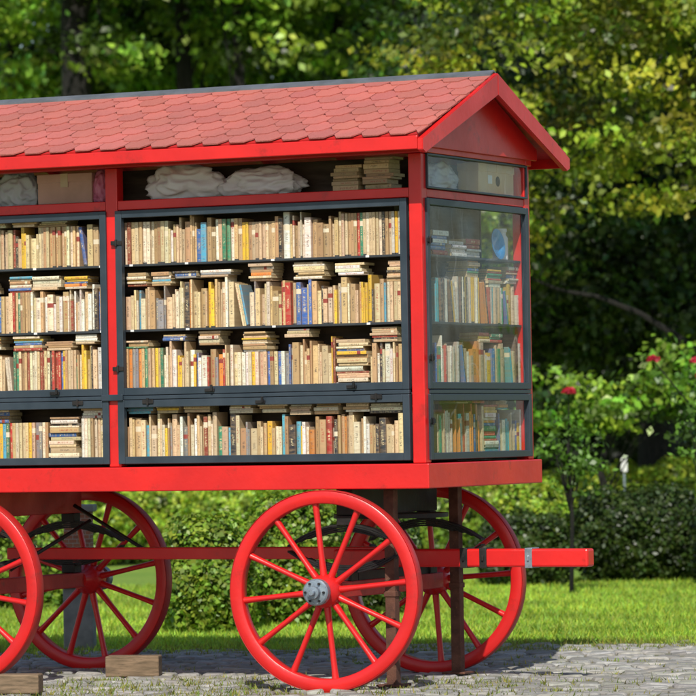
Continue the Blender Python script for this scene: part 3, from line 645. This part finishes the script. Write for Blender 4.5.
# far wood mass
n=26000
s=rng.uniform(-9,11,n); z=rng.random(n)**.8*11; bump=np.sin(s*1.3+z*.7)+np.sin(s*.6-z*1.1+2)+.6*np.sin(s*2.9+z*2.1)
t=69-1.3*bump+rng.normal(0,.5,n)+z*.05
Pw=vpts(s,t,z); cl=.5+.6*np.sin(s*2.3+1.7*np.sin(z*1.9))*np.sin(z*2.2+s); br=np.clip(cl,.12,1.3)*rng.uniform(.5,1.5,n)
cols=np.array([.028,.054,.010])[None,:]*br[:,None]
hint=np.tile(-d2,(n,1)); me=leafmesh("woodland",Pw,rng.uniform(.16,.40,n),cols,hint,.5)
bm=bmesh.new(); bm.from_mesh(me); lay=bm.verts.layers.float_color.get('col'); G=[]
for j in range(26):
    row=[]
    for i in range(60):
        ss=-16+34*i/59; hmax=12.8 if ss>-.5 else 7.9+.5*math.sin(ss*1.9)+.3*math.sin(ss*4.7); zz=-.1+hmax*j/25; q=V(ss,71+1.2*mnoise.noise(Vector((ss*.6,zz*.6,0)))*2,zz); vv=bm.verts.new(q); vv[lay]=(.006,.011,.004,1); row.append(vv)  # backing sheet coloured near black as the deep shade inside the wood
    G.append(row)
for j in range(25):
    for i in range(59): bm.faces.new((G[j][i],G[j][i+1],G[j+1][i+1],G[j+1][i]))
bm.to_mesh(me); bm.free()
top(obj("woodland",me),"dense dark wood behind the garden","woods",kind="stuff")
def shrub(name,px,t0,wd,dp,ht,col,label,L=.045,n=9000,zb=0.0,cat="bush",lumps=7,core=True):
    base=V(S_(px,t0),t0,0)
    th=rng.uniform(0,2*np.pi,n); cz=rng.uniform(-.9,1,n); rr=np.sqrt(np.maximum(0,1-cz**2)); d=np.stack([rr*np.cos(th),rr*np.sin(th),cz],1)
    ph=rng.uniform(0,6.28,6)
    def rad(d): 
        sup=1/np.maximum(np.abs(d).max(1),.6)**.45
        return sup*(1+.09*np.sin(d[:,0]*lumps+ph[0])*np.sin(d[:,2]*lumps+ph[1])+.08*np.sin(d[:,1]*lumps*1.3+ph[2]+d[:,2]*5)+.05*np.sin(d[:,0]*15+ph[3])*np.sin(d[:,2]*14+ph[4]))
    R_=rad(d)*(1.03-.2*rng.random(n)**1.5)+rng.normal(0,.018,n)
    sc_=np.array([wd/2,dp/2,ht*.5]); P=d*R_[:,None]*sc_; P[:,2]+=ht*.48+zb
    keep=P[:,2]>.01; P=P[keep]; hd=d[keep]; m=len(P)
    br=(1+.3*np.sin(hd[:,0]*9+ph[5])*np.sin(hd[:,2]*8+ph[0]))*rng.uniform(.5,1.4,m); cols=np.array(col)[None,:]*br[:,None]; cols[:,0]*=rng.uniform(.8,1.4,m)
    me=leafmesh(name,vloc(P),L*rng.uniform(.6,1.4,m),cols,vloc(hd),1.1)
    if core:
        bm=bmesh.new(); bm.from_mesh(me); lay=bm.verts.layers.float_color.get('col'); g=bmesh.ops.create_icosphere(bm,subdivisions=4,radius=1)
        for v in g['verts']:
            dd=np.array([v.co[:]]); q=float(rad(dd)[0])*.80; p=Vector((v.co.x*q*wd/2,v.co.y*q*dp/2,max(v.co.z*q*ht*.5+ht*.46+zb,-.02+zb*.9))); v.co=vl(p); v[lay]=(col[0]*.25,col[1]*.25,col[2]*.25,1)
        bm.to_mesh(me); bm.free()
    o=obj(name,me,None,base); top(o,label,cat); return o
shrub("boxwood_bush",203,28.6,.66,.7,.84,(.19,.31,.032),"clipped green boxwood bush on the lawn")
shrub("boxwood_bush",292,29.5,.72,.7,.98,(.17,.29,.028),"rounded sunlit boxwood bush on the lawn")
shrub("boxwood_bush",378,31,.62,.6,.80,(.07,.13,.018),"darker rounded boxwood bush on the lawn")
shrub("boxwood_bush",20,33,1.1,.8,.88,(.17,.29,.03),"wide green boxwood bush on the lawn")
hl="low clipped hedge bush across the lawn"
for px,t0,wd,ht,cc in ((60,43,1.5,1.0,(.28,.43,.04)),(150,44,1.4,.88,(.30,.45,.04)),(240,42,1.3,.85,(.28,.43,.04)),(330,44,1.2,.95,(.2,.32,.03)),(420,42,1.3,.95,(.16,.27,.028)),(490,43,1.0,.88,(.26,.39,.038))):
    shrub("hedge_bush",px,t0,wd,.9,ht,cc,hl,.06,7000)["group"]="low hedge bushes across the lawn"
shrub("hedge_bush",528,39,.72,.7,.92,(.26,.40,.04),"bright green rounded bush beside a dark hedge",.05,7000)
shrub("hedge_bush",520,36,.85,.8,.66,(.045,.085,.013),"shade-darkened low clipped bush on the lawn",.045,9000)  # tree shade put into the leaf colour of the dark bushes here
shrub("hedge_bush",640,36.5,1.30,.9,.87,(.034,.066,.010),"large shade-darkened clipped hedge bush on the lawn",.045,14000)
shrub("hedge_bush",740,35.5,.9,.9,.84,(.034,.062,.011),"shade-darkened clipped hedge bush on the lawn",.045,9000)
shrub("hedge_bush",600,46,1.5,.8,.97,(.34,.48,.045),"bright low hedge standing in for a sunlit lawn strip",.06,8000)  # added hedge, coloured bright in place of the distant sunlit lawn
shrub("hedge_bush",690,46,1.5,.8,1.02,(.36,.50,.05),"bright low hedge standing in for a sunlit lawn strip",.06,8000)  # second added hedge, continues the bright lawn strip to the right
def rose(px,t0,zc,r,label,flowers,k=46):
    base=V(S_(px,t0),t0,0); e=top(empty("rose_bush",base),label,"rose bush")
    P,hint,br,hue,cen=clumpcloud([((0,0,zc),r),((.1,0,zc-.25),(r[0]*.7,r[1]*.7,r[2]*.7))],k,24,.06,.3,.6)
    cols=np.array([.09,.18,.024])[None,:]*br[:,None]; obj("foliage",leafmesh("foliage",vloc(P),.06*rng.uniform(.6,1.3,len(P)),cols,vloc(hint)),e)
    parts=[tube([vl((0,0,-.02)),vl((.02,0,zc*.5)),vl((-.01,0,zc))],[.022,.017,.010],8)]
    for c in cen[:14]: parts.append(tube([vl((0,0,zc*.55)),vl(Vector(c)*.6+Vector((0,0,zc*.3))),vl(c)],[.008,.006,.003],6))
    for (dx,dz) in flowers: parts.append(tube([vl((0,0,zc)),vl((dx*.6,-r[1]*.5,(zc+dz)/2+.05)),vl((dx,-r[1]*.9,dz))],[.008,.006,.004],6))
    v_,f_=merge(parts); obj("stem",pymesh("stem",v_,f_,[BARK],True),e)
    for (dx,dz) in flowers:
        m=46; dd=norm(rng.normal(size=(m,3))); dd[:,2]=np.abs(dd[:,2])*.8; PP=np.array([dx,-r[1]*.9,dz])+dd*np.array([.05,.05,.045])
        obj("bloom",leafmesh("bloom",vloc(PP),np.full(m,.05),np.array([.42,.012,.03])*rng.uniform(.6,1.2,(m,1)),vloc(dd),1.5,PETAL,.5),e)
rose(567,34,1.30,(.24,.2,.24),"slender rose bush with dark red blooms",[(0,1.74)],30)
rose(700,34,1.5,(.24,.22,.36),"tall rose bush with red blooms",[(-.05,1.98),(.0,1.86),(-.42,2.0)],30)
p=V(S_(622,44),44,0); e=top(empty("garden_sign",p,rz=TH),"small pale garden sign on a thin stake","sign")
boxobj("stake",[((-.012,-.012,0),(.012,.012,.90))],[GREY],e); boxobj("plate",[((-.035,-.02,.92),(.035,-.0125,1.07))],[WHITEP],e)
